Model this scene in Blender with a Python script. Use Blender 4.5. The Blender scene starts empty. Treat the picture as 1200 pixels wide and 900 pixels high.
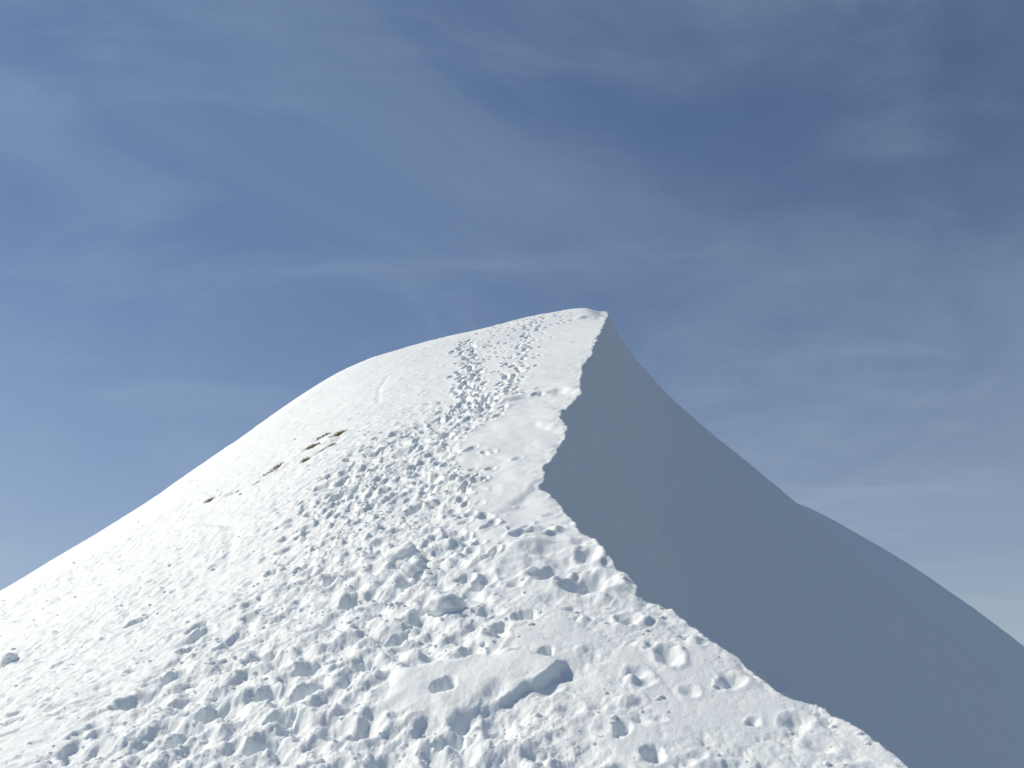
import bpy, bmesh, math, random
import numpy as np
from mathutils import Vector

SC = bpy.context.scene
COL = SC.collection

# ------------------------------------------------------------------ camera
cam_data = bpy.data.cameras.new("camera")
cam_data.sensor_width = 36.0
cam_data.lens = 36.9
cam_data.clip_start = 0.1
cam_data.clip_end = 100000.0
cam = bpy.data.objects.new("camera", cam_data)
COL.objects.link(cam)
cam.location = (0, 0, 0)
cam.rotation_euler = (math.radians(90 + 20), 0, 0)
SC.camera = cam

# ------------------------------------------------------------------ light
SUN_AZ = 66.0      # degrees to the left of the viewing direction
SUN_EL = 42.0
SUN_STRENGTH = 3.8
SKY_STRENGTH = 0.081
EXPOSURE = 0.0

az, el = math.radians(SUN_AZ), math.radians(SUN_EL)
to_sun = Vector((-math.cos(el) * math.sin(az), math.cos(el) * math.cos(az), math.sin(el)))

world = bpy.data.worlds.new("World")
SC.world = world
world.use_nodes = True
wn, wl = world.node_tree.nodes, world.node_tree.links
wn.clear()
w_out = wn.new("ShaderNodeOutputWorld")
w_bg = wn.new("ShaderNodeBackground")
w_bg.inputs["Strength"].default_value = SKY_STRENGTH
sky = wn.new("ShaderNodeTexSky")
sky.sky_type = 'NISHITA'
sky.sun_disc = False
sky.sun_elevation = el
sky.sun_rotation = -az
sky.altitude = 2200.0
sky.air_density = 1.15
sky.dust_density = 1.0
sky.ozone_density = 6.0


def wmath(op, a, b=None, c=None):
    n = wn.new("ShaderNodeMath")
    n.operation = op
    for k, v in enumerate((a, b, c)):
        if v is None:
            continue
        if isinstance(v, (int, float)):
            n.inputs[k].default_value = v
        else:
            wl.new(v, n.inputs[k])
    return n.outputs[0]


# thin high cirrus, laid on a flat layer overhead: direction / height
tc = wn.new("ShaderNodeTexCoord")
sep = wn.new("ShaderNodeSeparateXYZ")
wl.new(tc.outputs["Generated"], sep.inputs[0])
zz = wmath('ADD', wmath('MAXIMUM', sep.outputs[2], 0.0), 0.12)
cu = wmath('DIVIDE', sep.outputs[0], zz)
cv = wmath('DIVIDE', sep.outputs[1], zz)
comb = wn.new("ShaderNodeCombineXYZ")
wl.new(cu, comb.inputs[0])
wl.new(cv, comb.inputs[1])


def cirrus(scale, rot, sx, sy, detail, lo, hi, loc, dist=0.6):
    mp = wn.new("ShaderNodeMapping")
    mp.inputs["Rotation"].default_value = (0, 0, math.radians(rot))
    mp.inputs["Scale"].default_value = (sx, sy, 1)
    mp.inputs["Location"].default_value = loc
    wl.new(comb.outputs[0], mp.inputs[0])
    nz = wn.new("ShaderNodeTexNoise")
    nz.inputs["Scale"].default_value = scale
    nz.inputs["Detail"].default_value = detail
    nz.inputs["Roughness"].default_value = 0.58
    nz.inputs["Distortion"].default_value = dist
    wl.new(mp.outputs[0], nz.inputs["Vector"])
    mr = wn.new("ShaderNodeMapRange")
    mr.interpolation_type = 'SMOOTHSTEP'
    mr.inputs["From Min"].default_value = lo
    mr.inputs["From Max"].default_value = hi
    wl.new(nz.outputs["Fac"], mr.inputs["Value"])
    return mr.outputs[0]


veil = cirrus(1.0, 20, 1.0, 0.8, 10, 0.40, 0.74, (6.04, 0.58, 0), 0.8)
wisp = cirrus(2.6, 33, 0.7, 1.3, 12, 0.46, 0.74, (6.82, 5.32, 0), 0.9)
cl = wmath('ADD', wmath('MULTIPLY', veil, 0.20), wmath('MULTIPLY', wisp, 0.15))
mixc = wn.new("ShaderNodeMix")
mixc.data_type = 'RGBA'
wl.new(cl, mixc.inputs["Factor"])
wl.new(sky.outputs[0], mixc.inputs["A"])
mixc.inputs["B"].default_value = (4.7, 6.3, 7.6, 1)
# pale haze low above the horizon, all the way round
hz = wmath('MULTIPLY', wmath('POWER', 2.718, wmath('MULTIPLY', wmath('MAXIMUM', sep.outputs[2], 0.0), -5.0)), 0.95)
mixh = wn.new("ShaderNodeMix")
mixh.data_type = 'RGBA'
wl.new(hz, mixh.inputs["Factor"])
wl.new(mixc.outputs["Result"], mixh.inputs["A"])
mixh.inputs["B"].default_value = (5.9, 6.4, 6.7, 1)
wl.new(mixh.outputs["Result"], w_bg.inputs[0])
wl.new(w_bg.outputs[0], w_out.inputs[0])

sun_data = bpy.data.lights.new("sun", 'SUN')
sun_data.energy = SUN_STRENGTH
sun_data.angle = math.radians(0.53)
sun_data.color = (1.0, 0.945, 0.81)
sun = bpy.data.objects.new("sun", sun_data)
COL.objects.link(sun)
sun.rotation_euler = to_sun.to_track_quat('Z', 'Y').to_euler()
sun.location = to_sun * 200

vs = SC.view_settings
vs.view_transform = 'Standard'
vs.look = 'None'
vs.exposure = EXPOSURE
vs.gamma = 1.0
vs.use_curve_mapping = False
SC.cycles.max_bounces = 10
SC.cycles.diffuse_bounces = 8
SC.cycles.use_denoising = True


# ------------------------------------------------------------------ materials
def new_mat(name):
    m = bpy.data.materials.new(name)
    m.use_nodes = True
    return m, m.node_tree.nodes, m.node_tree.links, m.node_tree.nodes["Principled BSDF"]


def snow_material(name, lo, hi, grain=0.7, crystal=0.016, sss=0.85):
    m, n, l, b = new_mat(name)
    geo = n.new("ShaderNodeNewGeometry")
    nz = n.new("ShaderNodeTexNoise")
    nz.inputs["Scale"].default_value = 0.9
    nz.inputs["Detail"].default_value = 8
    nz.inputs["Roughness"].default_value = 0.65
    l.new(geo.outputs["Position"], nz.inputs["Vector"])
    rp = n.new("ShaderNodeValToRGB")
    rp.color_ramp.elements[0].position = 0.3
    rp.color_ramp.elements[1].position = 0.7
    rp.color_ramp.elements[0].color = (*lo, 1)
    rp.color_ramp.elements[1].color = (*hi, 1)
    l.new(nz.outputs["Fac"], rp.inputs[0])
    l.new(rp.outputs[0], b.inputs["Base Color"])
    b.inputs["Roughness"].default_value = 0.62
    b.inputs["Specular IOR Level"].default_value = 0.22
    b.inputs["Subsurface Weight"].default_value = sss
    b.inputs["Subsurface Radius"].default_value = (0.9, 1.0, 1.1)
    b.inputs["Subsurface Scale"].default_value = 0.03
    g1 = n.new("ShaderNodeTexNoise")
    g1.inputs["Scale"].default_value = 38
    g1.inputs["Detail"].default_value = 4
    g1.inputs["Roughness"].default_value = 0.7
    l.new(geo.outputs["Position"], g1.inputs["Vector"])
    bp = n.new("ShaderNodeBump")
    bp.inputs["Strength"].default_value = grain
    bp.inputs["Distance"].default_value = crystal
    l.new(g1.outputs["Fac"], bp.inputs["Height"])
    l.new(bp.outputs[0], b.inputs["Normal"])
    return m


SNOW = snow_material("snow", (0.885, 0.93, 0.95), (0.915, 0.955, 0.97))
FAR_SNOW = snow_material("far_snow", (0.87, 0.915, 0.94), (0.90, 0.94, 0.96), 0.2, 0.05, 0.0)

VALLEY, n, l, b = new_mat("valley_floor")
geo = n.new("ShaderNodeNewGeometry")
nz = n.new("ShaderNodeTexNoise")
nz.inputs["Scale"].default_value = 0.0016
nz.inputs["Detail"].default_value = 9
l.new(geo.outputs["Position"], nz.inputs["Vector"])
rp = n.new("ShaderNodeValToRGB")
rp.color_ramp.elements[0].position = 0.49
rp.color_ramp.elements[1].position = 0.61
rp.color_ramp.elements[0].color = (0.05, 0.065, 0.05, 1)
rp.color_ramp.elements[1].color = (0.55, 0.57, 0.58, 1)
l.new(nz.outputs["Fac"], rp.inputs[0])
l.new(rp.outputs[0], b.inputs["Base Color"])
b.inputs["Roughness"].default_value = 0.9


def two_tone(name, c0, c1, scale, rough=0.9):
    m, n, l, b = new_mat(name)
    geo = n.new("ShaderNodeNewGeometry")
    nz = n.new("ShaderNodeTexNoise")
    nz.inputs["Scale"].default_value = scale
    nz.inputs["Detail"].default_value = 5
    l.new(geo.outputs["Position"], nz.inputs["Vector"])
    rp = n.new("ShaderNodeValToRGB")
    rp.color_ramp.elements[0].position = 0.35
    rp.color_ramp.elements[1].position = 0.65
    rp.color_ramp.elements[0].color = (*c0, 1)
    rp.color_ramp.elements[1].color = (*c1, 1)
    l.new(nz.outputs["Fac"], rp.inputs[0])
    l.new(rp.outputs[0], b.inputs["Base Color"])
    b.inputs["Roughness"].default_value = rough
    return m


SOIL = two_tone("bare_soil", (0.13, 0.09, 0.04), (0.27, 0.19, 0.09), 14)
GRASS = two_tone("dry_grass", (0.24, 0.17, 0.07), (0.42, 0.31, 0.15), 9)

# ------------------------------------------------------------------ noise helpers
_rng = np.random.RandomState(7)
_perm = np.concatenate([_rng.permutation(512)] * 2).astype(np.int64)
_ga = _rng.rand(512) * 2 * np.pi
_gx, _gy = np.cos(_ga), np.sin(_ga)
_jx, _jy, _jh = _rng.rand(512), _rng.rand(512), _rng.rand(512)


def _hash(i, j):
    return _perm[(_perm[i & 511] + j) & 511]


def perlin(x, y):
    x = np.asarray(x, float)
    y = np.asarray(y, float)
    i = np.floor(x).astype(np.int64)
    j = np.floor(y).astype(np.int64)
    fx, fy = x - i, y - j
    u = fx * fx * fx * (fx * (fx * 6 - 15) + 10)
    v = fy * fy * fy * (fy * (fy * 6 - 15) + 10)

    def g(a, b2):
        h = _hash(i + a, j + b2)
        return _gx[h] * (fx - a) + _gy[h] * (fy - b2)
    n0 = g(0, 0) * (1 - u) + g(1, 0) * u
    n1 = g(0, 1) * (1 - u) + g(1, 1) * u
    return (n0 * (1 - v) + n1 * v) * 1.5


def fbm(x, y, octv=4, gain=0.5, lac=2.1):
    s, a = 0.0, 1.0
    for k in range(octv):
        s = s + a * perlin(x + 17.3 * k, y - 9.1 * k)
        x, y, a = x * lac, y * lac, a * gain
    return s


def cells(x, y):
    """rounded lumps: distance to the nearest jittered cell point, with that cell's own height"""
    i = np.floor(x).astype(np.int64)
    j = np.floor(y).astype(np.int64)
    best = np.full(x.shape, 9.0)
    hh = np.zeros(x.shape)
    for a in (-1, 0, 1):
        for c in (-1, 0, 1):
            h = _hash(i + a, j + c)
            d = (i + a + _jx[h] - x) ** 2 + (j + c + _jy[h] - y) ** 2
            m = d < best
            best = np.where(m, d, best)
            hh = np.where(m, _jh[h], hh)
    return np.sqrt(best), hh


def smooth(e0, e1, x):
    t = np.clip((x - e0) / (e1 - e0), 0, 1)
    return t * t * (3 - 2 * t)


# ------------------------------------------------------------------ the form of the ridge (metres, eye = origin)
CTRL = np.array([
 [2.86,8.39,0.05],[2.32,9.83,0.78],[1.65,11.42,1.6],[0.92,14.01,2.95],[0.51,16.62,4.27],[0.96,18.89,5.52],
 [1.13,22.76,7.56],[2.01,28.22,10.53],[3.21,36.54,15.01],[4.46,46.64,20.4],[-4.41,9.09,-0.21],[-5.82,11.78,0.32],
 [-8.55,16.99,1.35],[-3.61,8.82,-0.2],[-4.49,10.78,0.29],[-5.96,14.03,1.12],[-8.83,20.41,2.73],[-2.89,8.67,-0.2],
 [-3.47,10.23,0.28],[-4.34,12.56,1],[-5.8,16.47,2.2],[-8.74,24.32,4.62],[-2.19,8.5,-0.2],[-2.55,9.73,0.27],
 [-3.06,11.46,0.91],[-3.83,14.06,1.88],[-5.11,18.39,3.5],[-7.15,25.32,6.08],[-1.52,8.38,-0.19],[-1.74,9.41,0.26],
 [-2.03,10.77,0.86],[-2.44,12.69,1.7],[-3.05,15.57,2.96],[-3.89,19.51,4.69],[-5.04,24.92,7.06],[-7.16,34.87,11.42],
 [-0.88,8.29,-0.19],[-0.99,9.2,0.25],[-1.14,10.39,0.83],[-1.34,11.99,1.6],[-1.63,14.27,2.71],[-2,17.18,4.13],
 [-2.46,20.82,5.9],[-3.19,26.65,8.73],[-4.19,34.6,12.59],[-0.25,8.18,-0.19],[-0.28,9.04,0.25],[-0.32,10.14,0.81],
 [-0.37,11.6,1.55],[-0.45,13.66,2.6],[-0.54,16.2,3.89],[-0.65,19.3,5.47],[-0.82,24.02,7.87],[-1.04,30.06,10.94],
 [-1.36,38.78,15.38],[0.25,8.13,-0.19],[0.28,8.95,0.24],[0.31,9.99,0.79],[0.36,11.37,1.52],[0.43,13.28,2.52],
 [0.95,27.52,10.02],[1.2,34.43,13.65],[1.03,8.4,-0.01],[1.14,9.15,0.38],[1.66,8.36,-0.01],[1.84,9.1,0.38],
 [2.29,8.31,-0.01],[-16.41,32,4.32],[-21.03,41,3.33],[-29.24,57,-5.31],[-15.97,33,5.07],[-20.33,42,4.25],
 [-28.07,58,-4.09],[-15.4,35,6.42],[-19.36,44,5.87],[-26.41,60,-1.99],[-14.15,38,8.65],[-17.5,47,8.49],
 [-23.45,63,1.33],[-12.41,42,12.08],[-15.06,51,12.47],[-19.79,67,6.27],[-10.42,45,15.15],[-12.5,54,15.98],
 [-16.21,70,10.56],[-8.17,47,17.76],[-9.73,56,18.96],[-12.51,72,14.2],[-6.33,48.25,19.13],[-7.51,57.25,20.5],
 [-9.61,73.25,16.05],[-3.52,50,20.68],[-4.15,59,22.2],[-5.27,75,18.02],[0.92,52,22.75],[1.08,61,24.49],
 [1.36,77,20.69],[4.24,53,23.8],[4.96,62,25.64],[6.24,78,22.03],[0,0,-1.62],[-3,0,-1.8],
 [2.2,0,-1.55],[0,4,-1.5],[-3,4,-1.7],[2,4,-1.45],[0,-6,-2.6],[-6,-6,-3.6],
 [-9,1.5,-4],[-12,8,-3.4],[4,-6,-2.5],[-30,20,-5],[-22,-5,-12]])
_A = CTRL[:, :2]
_n = len(_A)
_r2 = ((_A[:, None] - _A[None]) ** 2).sum(-1) + 1e-12
_Q = np.c_[np.ones(_n), _A]
_S = np.linalg.solve(np.block([[.5 * _r2 * np.log(_r2) + np.eye(_n) * 3.0, _Q], [_Q.T, np.zeros((3, 3))]]),
                     np.r_[CTRL[:, 2], 0, 0, 0])


def base(x, y):
    x = np.asarray(x, float)
    y = np.asarray(y, float)
    xb, yb = np.maximum(x, -28.0), np.clip(y, -6.0, 60.0)
    z = _S[-3] + _S[-2] * xb + _S[-1] * yb
    for (ax, ay), w in zip(_A, _S):
        r2 = (xb - ax) ** 2 + (yb - ay) ** 2 + 1e-12
        z = z + w * .5 * r2 * np.log(r2)
    return z - 0.55 * (xb - x) - 0.5 * np.maximum(y - 60, 0) - 0.35 * np.maximum(-6 - y, 0)


CREST = [(4.6, -30), (4.2, -4), (3.4, 4.0), (3.0, 7.5), (2.84, 8.33), (2.72, 8.79), (2.52, 9.17), (2.43, 9.25), (2.33, 9.33), (2.22, 9.68), (2.12, 10.07),
 (1.95, 10.54), (1.81, 10.93), (1.72, 11.27), (1.62, 11.42), (1.37, 11.71), (1.42, 11.94), (1.33, 12.34), (1.2, 13.0), (1.09, 13.65), (0.98, 13.89),
 (0.9, 14.44), (0.84, 14.95), (0.75, 15.6), (0.62, 16.26), (0.46, 16.6), (0.55, 17.28), (0.55, 17.59), (0.78, 18.59), (0.91, 19.33), (1.06, 19.77),
 (1.13, 20.55), (1.08, 21.12), (1.08, 21.81), (1.16, 22.92), (1.54, 24.22), (1.77, 24.78), (1.78, 25.81), (1.98, 28.2), (2.21, 30.21), (2.53, 31.52),
 (3.26, 37.09), (4.02, 42.17), (4.5, 46.38), (4.75, 49.5), (4.85, 51.5), (4.7, 53.5), (4.2, 57.0), (3.5, 62.0), (3.0, 130.0)]
_cx = np.array([c[0] for c in CREST])
_cy = np.array([c[1] for c in CREST])
# the wide bowl of the lee face follows a calmer line than the crest itself
_sy = np.array([-30, 0, 5, 8.3, 10, 12, 14, 16.6, 19, 22, 25, 28, 32, 37, 42, 46, 50, 58, 130.0])
_sx = np.array([4.2, 3.5, 3.1, 2.6, 1.8, 1.1, .75, .38, .6, .95, 1.35, 1.85, 2.5, 3.2, 4.0, 4.5, 4.85, 5.2, 5.2])
_su = np.array([-2.0, 0, 1.15, 3.2, 6.4, 10.3, 22.5, 60, 200])
_sg = np.array([-3.4, 0, 2.45, 5.2, 8.35, 11.9, 23.1, 52.5, 161])
_su, _sg = _su * 0.95, _sg * 0.95


def smooth_interp(xq, xp, fp):
    """cubic Hermite through the points (no overshoot)"""
    h = np.diff(xp)
    d = np.diff(fp) / h
    m = np.zeros(len(xp))
    m[1:-1] = np.where(d[:-1] * d[1:] > 0, 2 * d[:-1] * d[1:] / (d[:-1] + d[1:] + 1e-12 * np.sign(d[:-1] + d[1:] + 1e-30)), 0)
    m[0], m[-1] = d[0], d[-1]
    k = np.clip(np.searchsorted(xp, xq) - 1, 0, len(h) - 1)
    t = np.clip((xq - xp[k]) / h[k], 0, 1)
    return ((2 * t ** 3 - 3 * t ** 2 + 1) * fp[k] + (t ** 3 - 2 * t ** 2 + t) * h[k] * m[k]
            + (-2 * t ** 3 + 3 * t ** 2) * fp[k + 1] + (t ** 3 - t ** 2) * h[k] * m[k + 1])


def crest_x(y):
    y = np.asarray(y, float)
    amp = np.clip(0.012 + y * 0.0018, 0.012, 0.10)
    ragged = amp * (perlin(y * 1.1, y * 0 + 3.3) + 0.7 * perlin(y * 2.9, y * 0 + 8.1) + 0.5 * perlin(y * 7.5, y * 0 + 1.7))
    return np.interp(y, _cy, _cx) + ragged


# ---- zones of the sunny side, as plan lines (y -> x)
TRL = np.array([(-3.4, -6), (-3.9, 6), (-4.06, 9.5), (-3.9, 11.2), (-3.6, 12.8), (-3.45, 14.28), (-3.65, 17.71), (-3.87, 21.51), (-3.45, 23.94), (-2.53, 24.77), (-1.53, 25.56), (-1.52, 27.14)])
TRR = np.array([(1.0, -6), (0.9, 6), (0.66, 8.56), (0.0, 9.92), (-0.39, 12.12), (-0.8, 14.97), (-1.2, 18.42), (-1.3, 21.02), (-1.06, 22.55), (-0.53, 24.79), (-0.7, 26.9)])
UP_A = [(-1.2, 26.31), (-1.4, 32.29), (-1.71, 38.53), (-1.98, 44.1)]
UP_B = [(-0.55, 25.41), (0.0, 30.55), (0.49, 37.26), (0.76, 43.25), (1.4, 49.52)]


def seg_dist(x, y, a, c):
    ax, ay = a
    dx, dy = c[0] - ax, c[1] - ay
    t = np.clip(((x - ax) * dx + (y - ay) * dy) / (dx * dx + dy * dy), 0, 1)
    side = (x - ax) * dy - (y - ay) * dx
    return np.hypot(x - ax - t * dx, y - ay - t * dy), t, side


def poly_dist(x, y, pts):
    return np.min([seg_dist(x, y, pts[k], pts[k + 1])[0] for k in range(len(pts) - 1)], axis=0)


def track_mask(x, y):
    l_ = np.interp(y, TRL[:, 1], TRL[:, 0])
    r_ = np.interp(y, TRR[:, 1], TRR[:, 0])
    e = 0.25 * perlin(x * 1.3, y * 1.3) + 0.12 * perlin(x * 4, y * 4)
    m = smooth(-0.75, 0.55, x - l_ + 1.5 * e) * smooth(-0.42, 0.30, r_ - x + e)
    return m * (1 - smooth(25.6, 27.0, y))


def relief(x, y):
    """height added to the smooth sunny side; x, y are arrays"""
    wx = x + 0.05 * perlin(x * 3.1, y * 3.1) + 0.02 * perlin(x * 9, y * 9)
    wy = y + 0.05 * perlin(x * 3.1 + 40, y * 3.1) + 0.02 * perlin(x * 9 + 40, y * 9)
    tm = track_mask(x, y)
    up = np.minimum(poly_dist(x, y, UP_A), poly_dist(x, y, UP_B))
    upm = 1 - smooth(0.35, 1.0, up + 0.25 * perlin(x * 1.1, y * 1.1))
    l_ = np.interp(y, TRL[:, 1], TRL[:, 0])
    r_ = np.interp(y, TRR[:, 1], TRR[:, 0])
    left = smooth(0.3, -0.8, x - l_)
    right = smooth(-0.2, 0.5, x - r_)
    near = 1 - smooth(10, 17, y)
    top = smooth(25, 31, y)

    # broad swells of the snow cover
    h = 0.10 * fbm(x * 0.16, y * 0.16, 2) * smooth(4, 14, y)
    # fine crust everywhere
    f = fbm(x * 2.6, y * 2.6, 5, 0.55)
    h += f * (0.012 + 0.020 * left * (1 - 0.6 * top) + 0.008 * near)
    h += left * (1 - 0.7 * top) * 0.016 * fbm(wx * 7, wy * 5, 3, 0.65)
    h += left * 0.022 * perlin(x * 0.8 + 2, y * 0.55)
    # crusted left slope: small scabs and hollows
    d, hh = cells(wx * 3.6, wy * 3.6)
    scab = np.clip(0.55 - d, 0, 1) * (hh > 0.52) * hh
    patch = smooth(-0.25, 0.45, perlin(x * 0.55 + 5, y * 0.4) + 0.4 * perlin(x * 1.7, y * 1.4))
    h += left * (1 - 0.45 * top) * patch * (0.06 * scab)
    d2, h2 = cells(wx * 1.7 + 30, wy * 1.7)
    h -= left * patch * (1 - 0.7 * top) * 0.06 * np.clip(0.42 - d2, 0, 1) * (h2 > 0.6)
    # trampled track: broken clods
    d, hh = cells(wx * 3.6, wy * 3.0)
    dome = np.sqrt(np.clip(1 - (d / 0.78) ** 2, 0, 1))
    d2, h2 = cells(wx * 8 + 11, wy * 7.0)
    dome2 = np.sqrt(np.clip(1 - (d2 / 0.75) ** 2, 0, 1)) * h2
    bulk = 0.5 + 0.5 * smooth(-0.5, 0.5, perlin(x * 0.8 + 9, y * 0.8))
    clod = ((0.10 + 0.05 * smooth(13, 18, y)) * (dome * (0.25 + 0.75 * hh) - 0.42) + 0.032 * (dome2 - 0.3)) * bulk
    h += tm * 0.012 * fbm(x * 9, y * 7, 3, 0.6)
    h += tm * (clod + 0.07 * fbm(x * 1.3, y * 1.3, 3) - 0.03)
    # wide gentle trench of the track
    h += upm * (0.03 * (dome * hh - 0.4) + 0.02 * (dome2 - 0.3)) * 0.8
    # right hand, wind packed: soft drifts running along the crest
    drift = perlin(x * 1.1 + 0.3 * y, y * 0.42) + 0.5 * perlin(x * 2.4 + .4 * y, y * 0.9)
    h += right * 0.045 * drift * (1 - 0.5 * top)
    h += right * 0.02 * np.abs(perlin(x * 2.2 + 1.1 * y, y * 0.7 - 0.3 * x)) * (1 - 0.6 * top)
    lumpy = smooth(11.5, 9.0, y)
    d3, h3 = cells(wx * 2.8 + 3, wy * 1.6)
    h += right * lumpy * (0.035 * np.sqrt(np.clip(1 - (d3 / 0.85) ** 2, 0, 1)) * h3 + 0.033 * fbm(x * 3, y * 2.4, 5, .66))
    h += right * (1 - smooth(11, 16, y)) * 0.010 * fbm(x * 10, y * 8, 3, 0.7)
    mid = np.exp(-((y - 12.9) / 1.2) ** 2) * smooth(-0.4, 0.4, x - 0.0)
    h += mid * 0.10 * (fbm(x * 1.4 + 3, y * 1.2, 3))
    return h, tm, upm, left


# ------------------------------------------------------------------ the grid of the ridge
ya = [7.3]
while ya[-1] < 57.0:
    ya.append(ya[-1] + ya[-1] / 430.0)
yb = [57.0]
while yb[-1] < 125:
    yb.append(yb[-1] + 0.4 + (yb[-1] - 57) * 0.08)
yn = [7.3]
while yn[-1] > -28:
    yn.append(yn[-1] - (0.03 + (7.3 - yn[-1]) * 0.09))
ROWS = np.array(sorted(yn[1:]) + ya + yb[1:])
s_mid = np.arange(-0.60, 0.44, 0.00125)
s_r = [s_mid[-1]]
while s_r[-1] < 2.6:
    s_r.append(s_r[-1] + 0.0018 + (s_r[-1] - s_mid[-1]) * 0.035)
s_l = [s_mid[0]]
while s_l[-1] > -2.2:
    s_l.append(s_l[-1] - 0.002 + (s_l[-1] - s_mid[0]) * 0.06)
COLS = np.array(sorted(s_l[1:]) + list(s_mid) + s_r[1:])
NR, NC = len(ROWS), len(COLS)
W = np.sqrt(np.maximum(ROWS, 0) ** 2 + 2.0 ** 2)
X = COLS[None, :] * W[:, None]
Y = np.repeat(ROWS[:, None], NC, 1)

xc_row = crest_x(ROWS)
XC = xc_row[:, None]
XS = np.minimum(X, XC)             # nothing of the sunny side lies beyond the crest
Hs = base(XS, Y)
rel, TM, UPM, LEFT = relief(XS, Y)
Hs = Hs + rel
rnd = random.Random(11)


def window(x0, y0, r):
    i0, i1 = np.searchsorted(ROWS, (y0 - r, y0 + r))
    if i1 - i0 < 1:
        return None
    w = math.sqrt(max(y0, 0) ** 2 + 4)
    pad = r * 1.25 + abs(x0) * (r / w)
    j0, j1 = np.searchsorted(COLS, ((x0 - pad) / w, (x0 + pad) / w))
    if j1 - j0 < 1:
        return None
    return slice(i0, i1), slice(j0, j1)


def stamp(x0, y0, rx, ry, ang, depth, rim=0.25, wob=0.18, flat=0.55, power=2.0, step=0.0):
    """a hole (depth > 0) or lump (depth < 0) with an uneven outline"""
    R_ = max(rx, ry) * 1.9
    w = window(x0, y0, R_)
    if w is None:
        return
    x, y = X[w], Y[w]
    ca, sa = math.cos(ang), math.sin(ang)
    dx, dy = x - x0, y - y0
    u = (dx * ca + dy * sa) / rx
    v = (-dx * sa + dy * ca) / ry
    r = (np.abs(u) ** power + np.abs(v) ** power) ** (1 / power)
    k = 1.1 / max(rx, ry)
    r = r + wob * (perlin(x * k + x0 * 7, y * k + y0 * 3) + 0.5 * perlin(x * k * 2.7, y * k * 2.7))
    h = -depth * (1 - smooth(flat, 1.0, r))
    if step:            # a kicked step: deep at the uphill wall, running out level downhill
        h = h * (1 - step + step * np.clip(0.5 + 0.62 * v, 0, 1))
    if rim:
        h = h + rim * abs(depth) * np.exp(-((r - 1.18) / 0.22) ** 2)
    Hs[w] += h


def scarp(pts, drop, reach, wall=0.05, low=0.25, taper=False):
    """a step: ground on the left hand of the line pts[0]->pts[-1] stands 'drop' higher at the edge"""
    px = [p[0] for p in pts]
    py = [p[1] for p in pts]
    cx0, cy0 = (min(px) + max(px)) / 2, (min(py) + max(py)) / 2
    w = window(cx0, cy0, max(max(px) - min(px), max(py) - min(py)) / 2 + reach * 1.6)
    if w is None:
        return
    x, y = X[w], Y[w]
    best = np.full(x.shape, 99.0)
    side = np.zeros(x.shape)
    tt = np.zeros(x.shape)
    nseg = len(pts) - 1
    for k in range(nseg):
        d, t, s = seg_dist(x, y, pts[k], pts[k + 1])
        m = d < best
        best = np.where(m, d, best)
        side = np.where(m, np.sign(s), side)
        tt = np.where(m, (k + t) / nseg, tt)
    env = np.clip(np.sin(np.pi * np.clip(tt, 0.0, 1.0)), 0, 1) ** 0.6
    if taper:
        env = np.clip(tt, 0, 1) ** 0.9 * smooth(1.0, 0.86, tt)
    sd = best * np.where(side < 0, 1, -1) + wall * 0.9 * (perlin(x / wall * .12, y / wall * .12) + 0.6 * perlin(x / wall * .35, y / wall * .35))
    up_ = env * drop * np.exp(-(np.maximum(sd, 0) / reach) ** 2)
    dn_ = -env * drop * low * np.exp(-(np.minimum(sd, 0) / (reach * 0.5)) ** 2)
    k = smooth(-wall, wall, sd)
    Hs[w] += up_ * k + dn_ * (1 - k)


# footprints of the track: kicked steps, denser near the middle
count = 0
while count < 980:
    y0 = 7 + rnd.random() ** 1.25 * 19.5
    l0 = np.interp(y0, TRL[:, 1], TRL[:, 0])
    r0 = np.interp(y0, TRR[:, 1], TRR[:, 0])
    x0 = min(rnd.uniform(l0, r0) + rnd.gauss(0, 0.28), float(crest_x(y0)) - 0.3)
    big = rnd.random()
    sc = rnd.uniform(0.75, 1.2)
    stamp(x0, y0, 0.105 * sc, (0.15 + 0.09 * big) * sc, rnd.gauss(0.1, 0.35), rnd.uniform(0.08, 0.22),
          rim=rnd.uniform(0.05, 0.2), flat=0.6, power=2.4, step=0.6)
    count += 1
# lumps thrown out of them
for k in range(620):
    y0 = 7 + rnd.random() ** 1.2 * 19.5
    l0 = np.interp(y0, TRL[:, 1], TRL[:, 0]) - 0.3
    r0 = np.interp(y0, TRR[:, 1], TRR[:, 0]) + 0.15
    sc = rnd.uniform(0.06, 0.15)
    stamp(min(rnd.uniform(l0, r0) + rnd.gauss(0, .2), float(crest_x(y0)) - .3), y0, sc, sc * rnd.uniform(0.9, 1.5), rnd.gauss(0, .5), -sc * rnd.uniform(0.25, 0.55), rim=0, flat=0.1, wob=0.3)
for k in range(46):           # stray prints on the wind-packed snow beside it
    y0 = rnd.uniform(13.5, 25)
    r0 = np.interp(y0, TRR[:, 1], TRR[:, 0])
    x0 = min(r0 + abs(rnd.gauss(0, 0.55)), float(crest_x(y0)) - 0.35)
    stamp(x0, y0, rnd.uniform(.06, .11), rnd.uniform(.10, .22), rnd.gauss(0, .4), rnd.uniform(.03, .12), rim=.3, flat=.3, step=.6)
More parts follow.
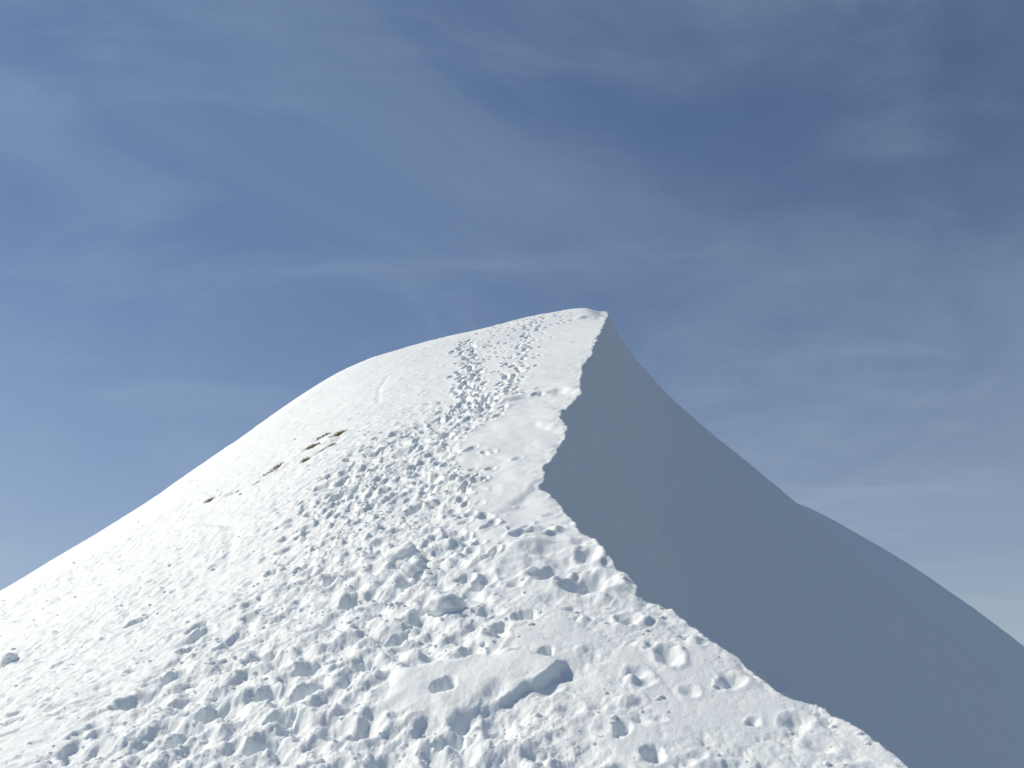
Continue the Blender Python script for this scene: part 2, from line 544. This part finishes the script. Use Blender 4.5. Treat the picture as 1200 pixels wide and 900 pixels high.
# the two lines of steps up the dome
for line, n_ in ((UP_A, 84), (UP_B, 64)):
    for k in range(n_):
        t = (k + rnd.uniform(-.3, .3)) / n_ * (len(line) - 1)
        i = int(min(max(t, 0), len(line) - 2))
        f_ = t - i
        x0 = line[i][0] * (1 - f_) + line[i + 1][0] * f_
        y0 = line[i][1] * (1 - f_) + line[i + 1][1] * f_
        x0 += (0.17 if k % 2 else -0.17) + rnd.gauss(0, 0.16)
        stamp(x0, y0, rnd.uniform(.10, .14), rnd.uniform(.26, .36), rnd.gauss(0, .15), rnd.uniform(.20, .34), rim=.1, step=1.0)
for k in range(200):          # older, half filled prints around them
    y0 = rnd.uniform(25.5, 51)
    x0 = rnd.gauss(-0.5 + (y0 - 30) * 0.03, 0.9)
    stamp(x0, y0, .10, .22, rnd.gauss(0, .3), rnd.uniform(.06, .16), rim=.2, step=.8)
for k in range(60):           # the trampled brow under the summit
    stamp(rnd.uniform(0.2, 3.2), rnd.uniform(45, 52.5), .12, .24, rnd.gauss(0, .4), rnd.uniform(.08, .2), rim=.3, step=.8)
# trodden snow settles: no spike stands far out of the surface
_b0 = base(XS, Y)
_d = Hs - _b0
_d = _d - 0.02 * TM
_up, _dn = 0.045 + 0.03 * smooth(12, 18, Y), 0.15 + 0.12 * smooth(24, 28, Y)
Hs[:] = _b0 + np.where(_d > 0, _up * np.tanh(_d / _up), _dn * np.tanh(_d / _dn))
# sun and thaw have rounded the trodden snow; only a crumbly grain stays on it


def soften(H, nr, ncol):
    for ax, k in ((0, nr), (1, ncol)):
        P_ = np.pad(H, [(k + 1, k) if a == ax else (0, 0) for a in (0, 1)], mode='edge')
        C_ = np.cumsum(P_, axis=ax)
        n_ = 2 * k + 1
        H = (np.take(C_, range(n_, C_.shape[ax]), axis=ax) - np.take(C_, range(0, C_.shape[ax] - n_), axis=ax)) / n_
    return H


_rel = Hs - _b0
_soft = soften(_rel, 2, 4)
_w = TM * (0.35 + 0.65 * smooth(17, 12, Y))
Hs[:] = _b0 + (_rel * (1 - _w) + _soft * _w) * (1 - 0.2 * TM * smooth(20, 13, Y))
Hs += TM * (0.019 * fbm(X * 9, Y * 8, 4, 0.7) + 0.02 * np.abs(perlin(X * 5, Y * 4.5)))
# the smooth wind slab left standing in the trodden snow
SLAB = [(-0.53, 9.31), (0.52, 10.1), (0.14, 10.46), (-0.4, 10.7), (-1.26, 10.4), (-1.25, 9.75)]
_sdp = np.full(X.shape, 9.0)
for _k in range(len(SLAB)):
    _a, _c = SLAB[_k], SLAB[(_k + 1) % len(SLAB)]
    _L = math.hypot(_c[0] - _a[0], _c[1] - _a[1])
    _sdp = np.minimum(_sdp, -((XS - _a[0]) * (_c[1] - _a[1]) - (Y - _a[1]) * (_c[0] - _a[0])) / _L)
_m = smooth(-0.14, 0.30, _sdp + 0.05 * perlin(X * 3, Y * 2))
Hs[:] = Hs * (1 - _m) + _m * (_b0 + 0.03 + 0.014 * fbm(X * 2.2, Y * 1.8, 5, .6))
# single deep holes in the foreground
for (x0, y0, rx, ry, a_, dp) in [
        (-1.95, 12.89, .16, .17, 0, .30), (-0.62, 9.93, .125, .155, .12, .30), (-0.53, 9.02, .15, .15, 0, .26), (-2.08, 11.1, .15, .16, 0, .25),
        (-1.94, 10.45, .19, .16, .2, .26), (-2.38, 10.57, .13, .15, 0, .24), (-2.81, 10.36, .15, .18, -.2, .25), (-2.07, 9.86, .16, .15, 0, .22),
        (-5.6, 15.99, .20, .20, .3, .22), (-3.7, 11.93, .14, .15, .2, .18), (-2.94, 9.87, .13, .15, 0, .2), (-2.09, 9.35, .15, .16, 0, .2),
        (-1.62, 16.94, .17, .2, 0, .3), (-1.27, 13.15, .17, .17, .2, .26), (-3.74, 9.69, .15, .14, .3, .18), (-3.84, 12.84, .14, .15, .2, .18),
        (-4.06, 13.79, .14, .15, .2, .18), (0.12, 11.43, .14, .14, 0, .14), (-0.33, 12.61, .15, .15, .2, .18), (-3.3, 10.9, .14, .15, 0, .2),
        (-1.5, 10.9, .14, .15, 0, .2), (-1.2, 11.4, .15, .15, .1, .18), (-2.7, 11.8, .14, .15, 0, .2), (-2.4, 14.2, .15, .17, 0, .22)]:
    stamp(x0, y0, rx, ry, a_, dp, rim=0, wob=.2, flat=.72, power=2.8, step=.3)
# scattered pits and scabs on the crusted left slope
for k in range(1100):
    y0 = 8.5 + rnd.random() ** 1.2 * 30
    l0 = np.interp(y0, TRL[:, 1], TRL[:, 0]) if y0 < 25 else -2.6
    x0 = l0 - rnd.random() ** 1.3 * (0.50 * y0 + l0 + 1.5)
    sc = rnd.uniform(.04, .11)
    if perlin(x0 * .55 + 5, y0 * .4) < -0.15 and rnd.random() < .8:
        continue
    stamp(x0, y0, sc * rnd.uniform(1, 1.8), sc, rnd.uniform(-.5, .5), rnd.choice((1, 1, -1)) * sc * rnd.uniform(.2, .5), rim=.3, flat=.2)
# packed right side: a few soft dents and lumps
for k in range(60):
    y0 = 8 + rnd.random() ** 1.3 * 8
    r0 = np.interp(y0, TRR[:, 1], TRR[:, 0])
    x0 = rnd.uniform(r0, crest_x(y0) - .15)
    sc = rnd.uniform(.05, .13)
    stamp(x0, y0, sc, sc * 1.3, rnd.uniform(0, 3), rnd.choice((1, -1)) * sc * rnd.uniform(.2, .5), rim=.2, flat=.1)
# hollows and swells below the notch
stamp(0.89, 12.15, .34, .32, -.2, .17, rim=.25, flat=.15)
stamp(0.44, 12.53, .26, .26, -.3, .10, rim=.35, flat=.1)
stamp(0.97, 13.13, .16, .30, 0, .09, rim=.3, flat=.1)
stamp(0.29, 14.35, .30, .20, .2, .10, rim=.5, flat=.2)
stamp(0.15, 13.63, .5, .25, .2, -.09, rim=0, flat=.1)
stamp(0.0, 13.17, .45, .5, .2, -.06, rim=0, flat=.3)
stamp(1.23, 11.1, .14, .2, 0, .07, rim=.3, flat=.1)
stamp(1.48, 10.18, .14, .2, 0, .06, rim=.3, flat=.1)
# the wind slab in the foreground with its shaded broken edge
scarp([(-0.60, 9.25), (-0.3, 9.45), (-0.05, 9.6), (0.2, 9.78), (0.38, 9.95), (0.58, 10.22)], 0.085, 0.8, 0.03, 0.9, True)
# layers of the cornice
scarp([(0.89, 25.72), (1.19, 25.78), (1.41, 25.56), (1.59, 25.25), (1.72, 24.95)], 0.09, 0.8, 0.10, 1.0)
scarp([(-1.07, 25.52), (0.0, 25.47), (0.97, 25.62)], 0.08, 1.2, 0.12)
scarp([(0.16, 21.93), (0.47, 21.64), (0.81, 21.08), (1.19, 20.12)], 0.08, 0.8, 0.12)
scarp([(-0.28, 15.76), (-0.06, 15.87), (0.2, 16.27), (0.65, 17.31)], 0.045, 0.7, 0.12)
scarp([(3.2, 46.2), (3.62, 46.8), (4.21, 46.6), (4.7, 45.3)], 0.12, 0.6, 0.12)
# melt groove with the turf
GROOVE = [(-9.3, 26.6), (-8.31, 26.73), (-7.88, 26.84), (-6.92, 25.94), (-6.37, 25.55), (-5.78, 25.47), (-5.07, 25.08), (-4.85, 26.03), (-4.62, 27.19), (-3.5, 26.48)]
gw = window(-6.2, 26.2, 4.0)
gd = poly_dist(X[gw] + .12 * perlin(X[gw] * 3, Y[gw] * 3), Y[gw], GROOVE)
Hs[gw] -= 0.07 * np.exp(-(gd / 0.10) ** 2) * smooth(-.3, .3, perlin(X[gw] * 1.4, Y[gw] * 1.4 + 7))
ARCS = [[(-7.49, 24.38), (-6.34, 22.43), (-5.4, 20.12), (-5.01, 18.66), (-4.88, 17.81)], [(-4.5, 39.8), (-4.82, 38.3), (-4.67, 34.84), (-4.31, 31.91)]]
for line in ARCS:             # faint old ski lines
    aw = window(line[2][0], line[2][1], 4.0)
    ad = poly_dist(X[aw] + .05 * perlin(X[aw] * 3, Y[aw] * 3), Y[aw], line)
    Hs[aw] -= 0.030 * np.exp(-(ad / 0.09) ** 2)
TURF = [(-4.73, 27.66, .26, .24), (-5.32, 28.44, .28, .2), (-5.41, 27.43, .28, .26), (-4.66, 25.96, .22, .17), (-5.14, 25.39, .15, .18),
        (-6.14, 26.81, .2, .2), (-6.23, 26.23, .27, .2), (-6.37, 25.55, .17, .16), (-7.92, 26.98, .16, .2), (-7.01, 26.02, .12, .1)]
for (x0, y0, rx, ry) in TURF:
    stamp(x0, y0, rx * 1.15, ry * 1.6, 0.2, .07, rim=.35, wob=.25, flat=.45)

# small ragged growth along the very rim
edge = np.exp(-((XC - X) / (0.05 + 0.005 * np.maximum(Y, 0))) ** 2) * (X <= XC)
Hs += edge * (0.015 + 0.0007 * np.maximum(Y, 0)) * (perlin(X * 5, Y * 5) + .6 * perlin(X * 13, Y * 13)) * (Y < 57)

# the very tip of the summit is rounded off by the wind
Hs -= 0.34 * np.exp(-((XC - X) / 0.6) ** 2) * smooth(44, 50, Y) * (Y < 60)

# lee side
zc_row = np.array([np.interp(xc_row[i], X[i], Hs[i]) for i in range(NR)])
zc_s = base(np.interp(ROWS, _sy, _sx), ROWS)
k53 = np.searchsorted(ROWS, 53.0)
zc_s = np.where(ROWS > 53, zc_s[k53] - 0.22 * (ROWS - 53), zc_s)
u = X - smooth_interp(ROWS, _sy, _sx)[:, None]
lee = zc_s[:, None] - smooth_interp(u, _su, _sg)
flute = perlin(Y * 0.22 + 0.02 * X, X * 0.03) * 0.16 + perlin(Y * 0.7, X * 0.08 + 4) * 0.06
lee = lee + flute * smooth(0.5, 5, u) - 0.20 * smooth(30, 10, Y) * smooth(2, 0, u)
lee += (0.014 * fbm(X * 1.6, Y * 1.6, 4) + 0.06 * fbm(X * 0.35 + 0.2 * Y, Y * 0.5, 3)) * smooth(0, 1.5, u)
face = zc_row[:, None] - 2.1 * (X - XC)
Z = np.where(X <= XC, Hs, np.minimum(zc_row[:, None], np.maximum(lee, face)))


def grid_object(name, X, Y, Z, mat):
    nr, nc = X.shape
    co = np.stack([X, Y, Z], -1).reshape(-1, 3).astype(np.float32)
    idx = np.arange(nr * nc, dtype=np.int32).reshape(nr, nc)
    q = np.stack([idx[:-1, :-1], idx[:-1, 1:], idx[1:, 1:], idx[1:, :-1]], -1).reshape(-1, 4)
    me = bpy.data.meshes.new(name)
    me.vertices.add(len(co))
    me.vertices.foreach_set("co", co.ravel())
    me.loops.add(q.size)
    me.loops.foreach_set("vertex_index", q.ravel())
    me.polygons.add(len(q))
    me.polygons.foreach_set("loop_start", np.arange(0, q.size, 4, dtype=np.int32))
    me.polygons.foreach_set("use_smooth", np.ones(len(q), dtype=bool))
    me.update(calc_edges=True)
    me.materials.append(mat)
    o = bpy.data.objects.new(name, me)
    COL.objects.link(o)
    return o


def structure(o, label, cat):
    o["kind"] = "structure"
    o["label"] = label
    o["category"] = cat


ridge = grid_object("snow_ridge", X, Y, Z, SNOW)
structure(ridge, "white snow ridge with trampled track, sharp cornice and shaded lee face", "snow ridge")


def ground_z(x, y):
    """height of the built surface of the ridge"""
    i = int(np.clip(np.searchsorted(ROWS, y), 1, NR - 1))
    t = (y - ROWS[i - 1]) / (ROWS[i] - ROWS[i - 1])
    return float((1 - t) * np.interp(x, X[i - 1], Z[i - 1]) + t * np.interp(x, X[i], Z[i]))


def ground_n(x, y, e=0.12):
    v = Vector((ground_z(x - e, y) - ground_z(x + e, y), ground_z(x, y - e) - ground_z(x, y + e), 2 * e))
    return v.normalized()


# ------------------------------------------------------------------ the spur behind and the land far below
sx_ = np.array([-60, 8.0, 14.0, 18.0, 21.3, 23.7, 26.0, 28.6, 31.9, 35.0, 37.5, 40.4, 46.0, 60, 160])
sz_ = np.array([-20, 17.0, 19.0, 20.4, 20.9, 20.4, 19.2, 17.7, 15.6, 13.3, 11.3, 8.7, 3.2, -10, -105])
gx = np.linspace(-60, 160, 260)
gy = np.concatenate([np.linspace(60, 82.5, 40), np.arange(82.7, 87.5, 0.08), np.linspace(88, 190, 90)])
GX, GY = np.meshgrid(gx, gy)
cyl = 85 + 1.2 * perlin(gx * .06, gx * 0 + 2) - 0.0 * gx
dY = GY - cyl[None, :]
top_z = smooth_interp(gx, sx_, sz_)[None, :]
GZ = top_z - np.where(dY < 0, np.sqrt(0.01 + (1.6 * dY) ** 2), np.sqrt(0.01 + (0.8 * dY) ** 2)) + 0.1
GZ += 0.5 * fbm(GX * 0.07, GY * 0.05, 4) * smooth(1, 10, np.abs(dY)) + 0.05 * fbm(GX * 0.5, GY * 0.5, 3)
spur = grid_object("snow_spur", GX, GY, GZ, FAR_SNOW)
structure(spur, "shaded snow spur dropping to the right behind the summit", "snow spur")

t_ = np.linspace(-1, 1, 120)
ex = np.sign(t_) * (np.abs(t_) ** 3) * 40000 + t_ * 900
VX, VY = np.meshgrid(ex, ex)
VZ = -330 + 60 * fbm(VX * 0.0011, VY * 0.0011, 4) * smooth(12000, 2000, np.hypot(VX, VY))
valley = grid_object("valley_ground", VX, VY, VZ, VALLEY)
structure(valley, "snowy and wooded valley land far below the ridge", "ground")


# ------------------------------------------------------------------ things on the snow
def lump_mesh(name, seed, sub, rough=0.28, flat=0.75):
    bm = bmesh.new()
    bmesh.ops.create_icosphere(bm, subdivisions=sub, radius=1.0)
    P = np.array([v.co[:] for v in bm.verts])
    d = 1 + rough * (perlin(P[:, 0] * 1.2 + seed * 3.1, P[:, 1] * 1.2 + P[:, 2] * 1.5)
                     + 0.5 * perlin(P[:, 0] * 3 + P[:, 2] * 2.2, P[:, 1] * 3 + seed))
    d *= 1 - 0.22 * smooth(0.35, 0.9, P @ np.array([math.sin(seed), math.cos(seed), 0.3]))
    P = P * d[:, None]
    P[:, 2] *= flat
    for v, p in zip(bm.verts, P):
        v.co = p
    for f in bm.faces:
        f.smooth = True
    me = bpy.data.meshes.new(name)
    bm.to_mesh(me)
    bm.free()
    me.materials.append(SNOW)
    return me


CLODS = [
    (-7.61, 16.43, .14, .13, .13, 3, "lone snow clod on the crusted slope at the left edge"),
    (-1.47, 14.1, .26, .2, .2, 6, "large pale snow block right of the trampled track's middle"),
    (-0.72, 11.95, .26, .22, .15, 14, "broad flat snow slab lying beside the lower trampled track"),
    (-1.22, 13.5, .2, .18, .17, 13, "snow block just below the large pale block by the track"),
]
for (x0, y0, a_, b_, c_, sd, lab) in CLODS:
    me = lump_mesh("snow_clod", sd, 4, 0.22, 1.0)
    me.transform(__import__("mathutils").Matrix.Diagonal((a_, b_, c_, 1)))
    o = bpy.data.objects.new("snow_clod", me)
    COL.objects.link(o)
    o.location = (x0, y0, ground_z(x0, y0) + c_ * 0.05)
    o.rotation_euler = (0.1, 0.05, sd * 0.4)
    o["label"] = lab
    o["category"] = "snow clod"
    o["group"] = "snow blocks broken out along the track"

# loose crumbs of snow: too many to count
protos = []
for sd in range(7):
    bm = bmesh.new()
    bmesh.ops.create_icosphere(bm, subdivisions=2, radius=1.0)
    P = np.array([v.co[:] for v in bm.verts])
    P *= (1 + 0.42 * perlin(P[:, 0] * 1.3 + sd * 5, P[:, 1] * 1.3 + P[:, 2] * 1.7))[:, None]
    T = np.array([[v.index for v in f.verts] for f in bm.faces])
    protos.append((P, T))
    bm.free()
vv, tt, off = [], [], 0
n_crumb = 0
while n_crumb < 1700:
    if rnd.random() < 0.80:
        y0 = 8 + rnd.random() ** 1.3 * 18
        l0 = np.interp(y0, TRL[:, 1], TRL[:, 0]) - .25
        r0 = np.interp(y0, TRR[:, 1], TRR[:, 0]) + .25
        x0 = rnd.uniform(l0, r0)
    elif rnd.random() < 0.25:
        y0 = 8 + rnd.random() ** 1.6 * 5
        x0 = rnd.uniform(np.interp(y0, TRR[:, 1], TRR[:, 0]), float(crest_x(y0)) - .05)
    else:
        y0 = 9 + rnd.random() ** 1.2 * 22
        x0 = rnd.uniform(-0.55 * y0 - .5, np.interp(y0, TRL[:, 1], TRL[:, 0]))
    if -1.3 < x0 < 0.6 and 9.3 < y0 < 10.7:      # the wind slab stays clean
        continue
    r = min(0.010 + rnd.expovariate(1 / 0.009), 0.036) * (1 if y0 < 16 else 1.25)
    P, T = protos[n_crumb % 7]
    a_ = rnd.uniform(0, 6.28)
    ca, sa = math.cos(a_), math.sin(a_)
    sx, sy, sz = rnd.uniform(.8, 1.3), rnd.uniform(.8, 1.3), rnd.uniform(.45, .75)
    Q = np.c_[(P[:, 0] * ca - P[:, 1] * sa) * sx, (P[:, 0] * sa + P[:, 1] * ca) * sy, P[:, 2] * sz] * r
    Q += np.array([x0, y0, ground_z(x0, y0) + r * 0.02])
    vv.append(Q)
    tt.append(T + off)
    off += len(P)
    n_crumb += 1
vv, tt = np.concatenate(vv), np.concatenate(tt)
me = bpy.data.meshes.new("snow_crumbs")
me.vertices.add(len(vv))
me.vertices.foreach_set("co", vv.astype(np.float32).ravel())
me.loops.add(tt.size)
me.loops.foreach_set("vertex_index", tt.astype(np.int32).ravel())
me.polygons.add(len(tt))
me.polygons.foreach_set("loop_start", np.arange(0, tt.size, 3, dtype=np.int32))
me.polygons.foreach_set("use_smooth", np.ones(len(tt), dtype=bool))
me.update(calc_edges=True)
me.materials.append(SNOW)
crumbs = bpy.data.objects.new("snow_crumbs", me)
COL.objects.link(crumbs)
crumbs["kind"] = "stuff"
crumbs["label"] = "loose crumbs of snow scattered over the trampled track and slope"
crumbs["category"] = "snow crumbs"

# patches of bare turf showing through along the melt groove
TURF_LABELS = [
    "ochre dry turf patch at the top right end of the row",
    "thin brown turf strip second from the top of the row",
    "broad dark turf patch just below the thin top strip",
    "narrow turf strip right of the broad dark patch",
    "small dark turf spot alone below the upper turf cluster",
    "brown turf patch just above the middle of the row",
    "wide brown turf patch in the lower middle of the row",
    "faint small turf patch below the wide brown one",
    "dark turf spot at the lower left end of the row",
    "tiny turf spot between the lower left end and faint patch",
]


def turf(k, x0, y0, rx, ry, label):
    r_ = random.Random(100 + k)
    root = bpy.data.objects.new("turf_patch", None)
    COL.objects.link(root)
    z0 = ground_z(x0, y0)
    root.location = (x0, y0, z0)
    root.empty_display_size = 0.1
    root["label"] = label
    root["category"] = "turf patch"
    root["group"] = "turf patches in a row along the melt groove"
    # soil: a low uneven hump that follows the slope
    N = 22
    verts, faces = [], []
    rings = 5
    for i in range(rings + 1):
        for j in range(N):
            a = j / N * 2 * math.pi
            f = i / rings
            out = 1 + 0.35 * float(perlin(math.cos(a) * 1.3 + k * 3, math.sin(a) * 1.3 + k))
            x = math.cos(a) * rx * f * out
            y = math.sin(a) * ry * f * out
            gz = ground_z(x0 + x, y0 + y) - z0
            hump = 0.085 * (1 - f * f) + 0.02 * float(perlin(x * 14 + k, y * 14)) - 0.02 * f
            verts.append((x, y, gz + hump))
    for i in range(rings):
        for j in range(N):
            faces.append((i * N + j, i * N + (j + 1) % N, (i + 1) * N + (j + 1) % N, (i + 1) * N + j))
    m = bpy.data.meshes.new("soil")
    m.from_pydata(verts, [], faces)
    for p in m.polygons:
        p.use_smooth = True
    m.materials.append(SOIL)
    o = bpy.data.objects.new("soil", m)
    COL.objects.link(o)
    o.parent = root
    verts, faces = [], []
    for q in range(int(260 * (rx * ry / 0.07) ** 0.7)):
        a, f = r_.uniform(0, 6.283), math.sqrt(r_.random()) * 0.8
        x, y = math.cos(a) * rx * f, math.sin(a) * ry * f
        z = ground_z(x0 + x, y0 + y) - z0 + 0.02
        L = r_.uniform(.05, .11)
        b_ = r_.uniform(0, 6.283)
        lx, ly = math.cos(b_) * L * .8 - .02, math.sin(b_) * L * .8 - L * .5
        wx_, wy_ = -math.sin(b_) * .006, math.cos(b_) * .006
        i0 = len(verts)
        verts += [(x - wx_, y - wy_, z), (x + wx_, y + wy_, z), (x + lx * .5 + wx_, y + ly * .5 + wy_, z + L * .55),
                  (x + lx * .5 - wx_, y + ly * .5 - wy_, z + L * .55), (x + lx, y + ly, z + L * .62)]
        faces += [(i0, i0 + 1, i0 + 2, i0 + 3), (i0 + 3, i0 + 2, i0 + 4)]
    m = bpy.data.meshes.new("grass_blades")
    m.from_pydata(verts, [], faces)
    m.materials.append(GRASS)
    o = bpy.data.objects.new("grass_blades", m)
    COL.objects.link(o)
    o.parent = root
    o["kind"] = "stuff"


for k, (t, lab) in enumerate(zip(TURF, TURF_LABELS)):
    turf(k, t[0], t[1], t[2] * 0.85, t[3] * 0.8, lab)
print("grid", NR, NC, "tris", 2 * (NR - 1) * (NC - 1) + len(tt))
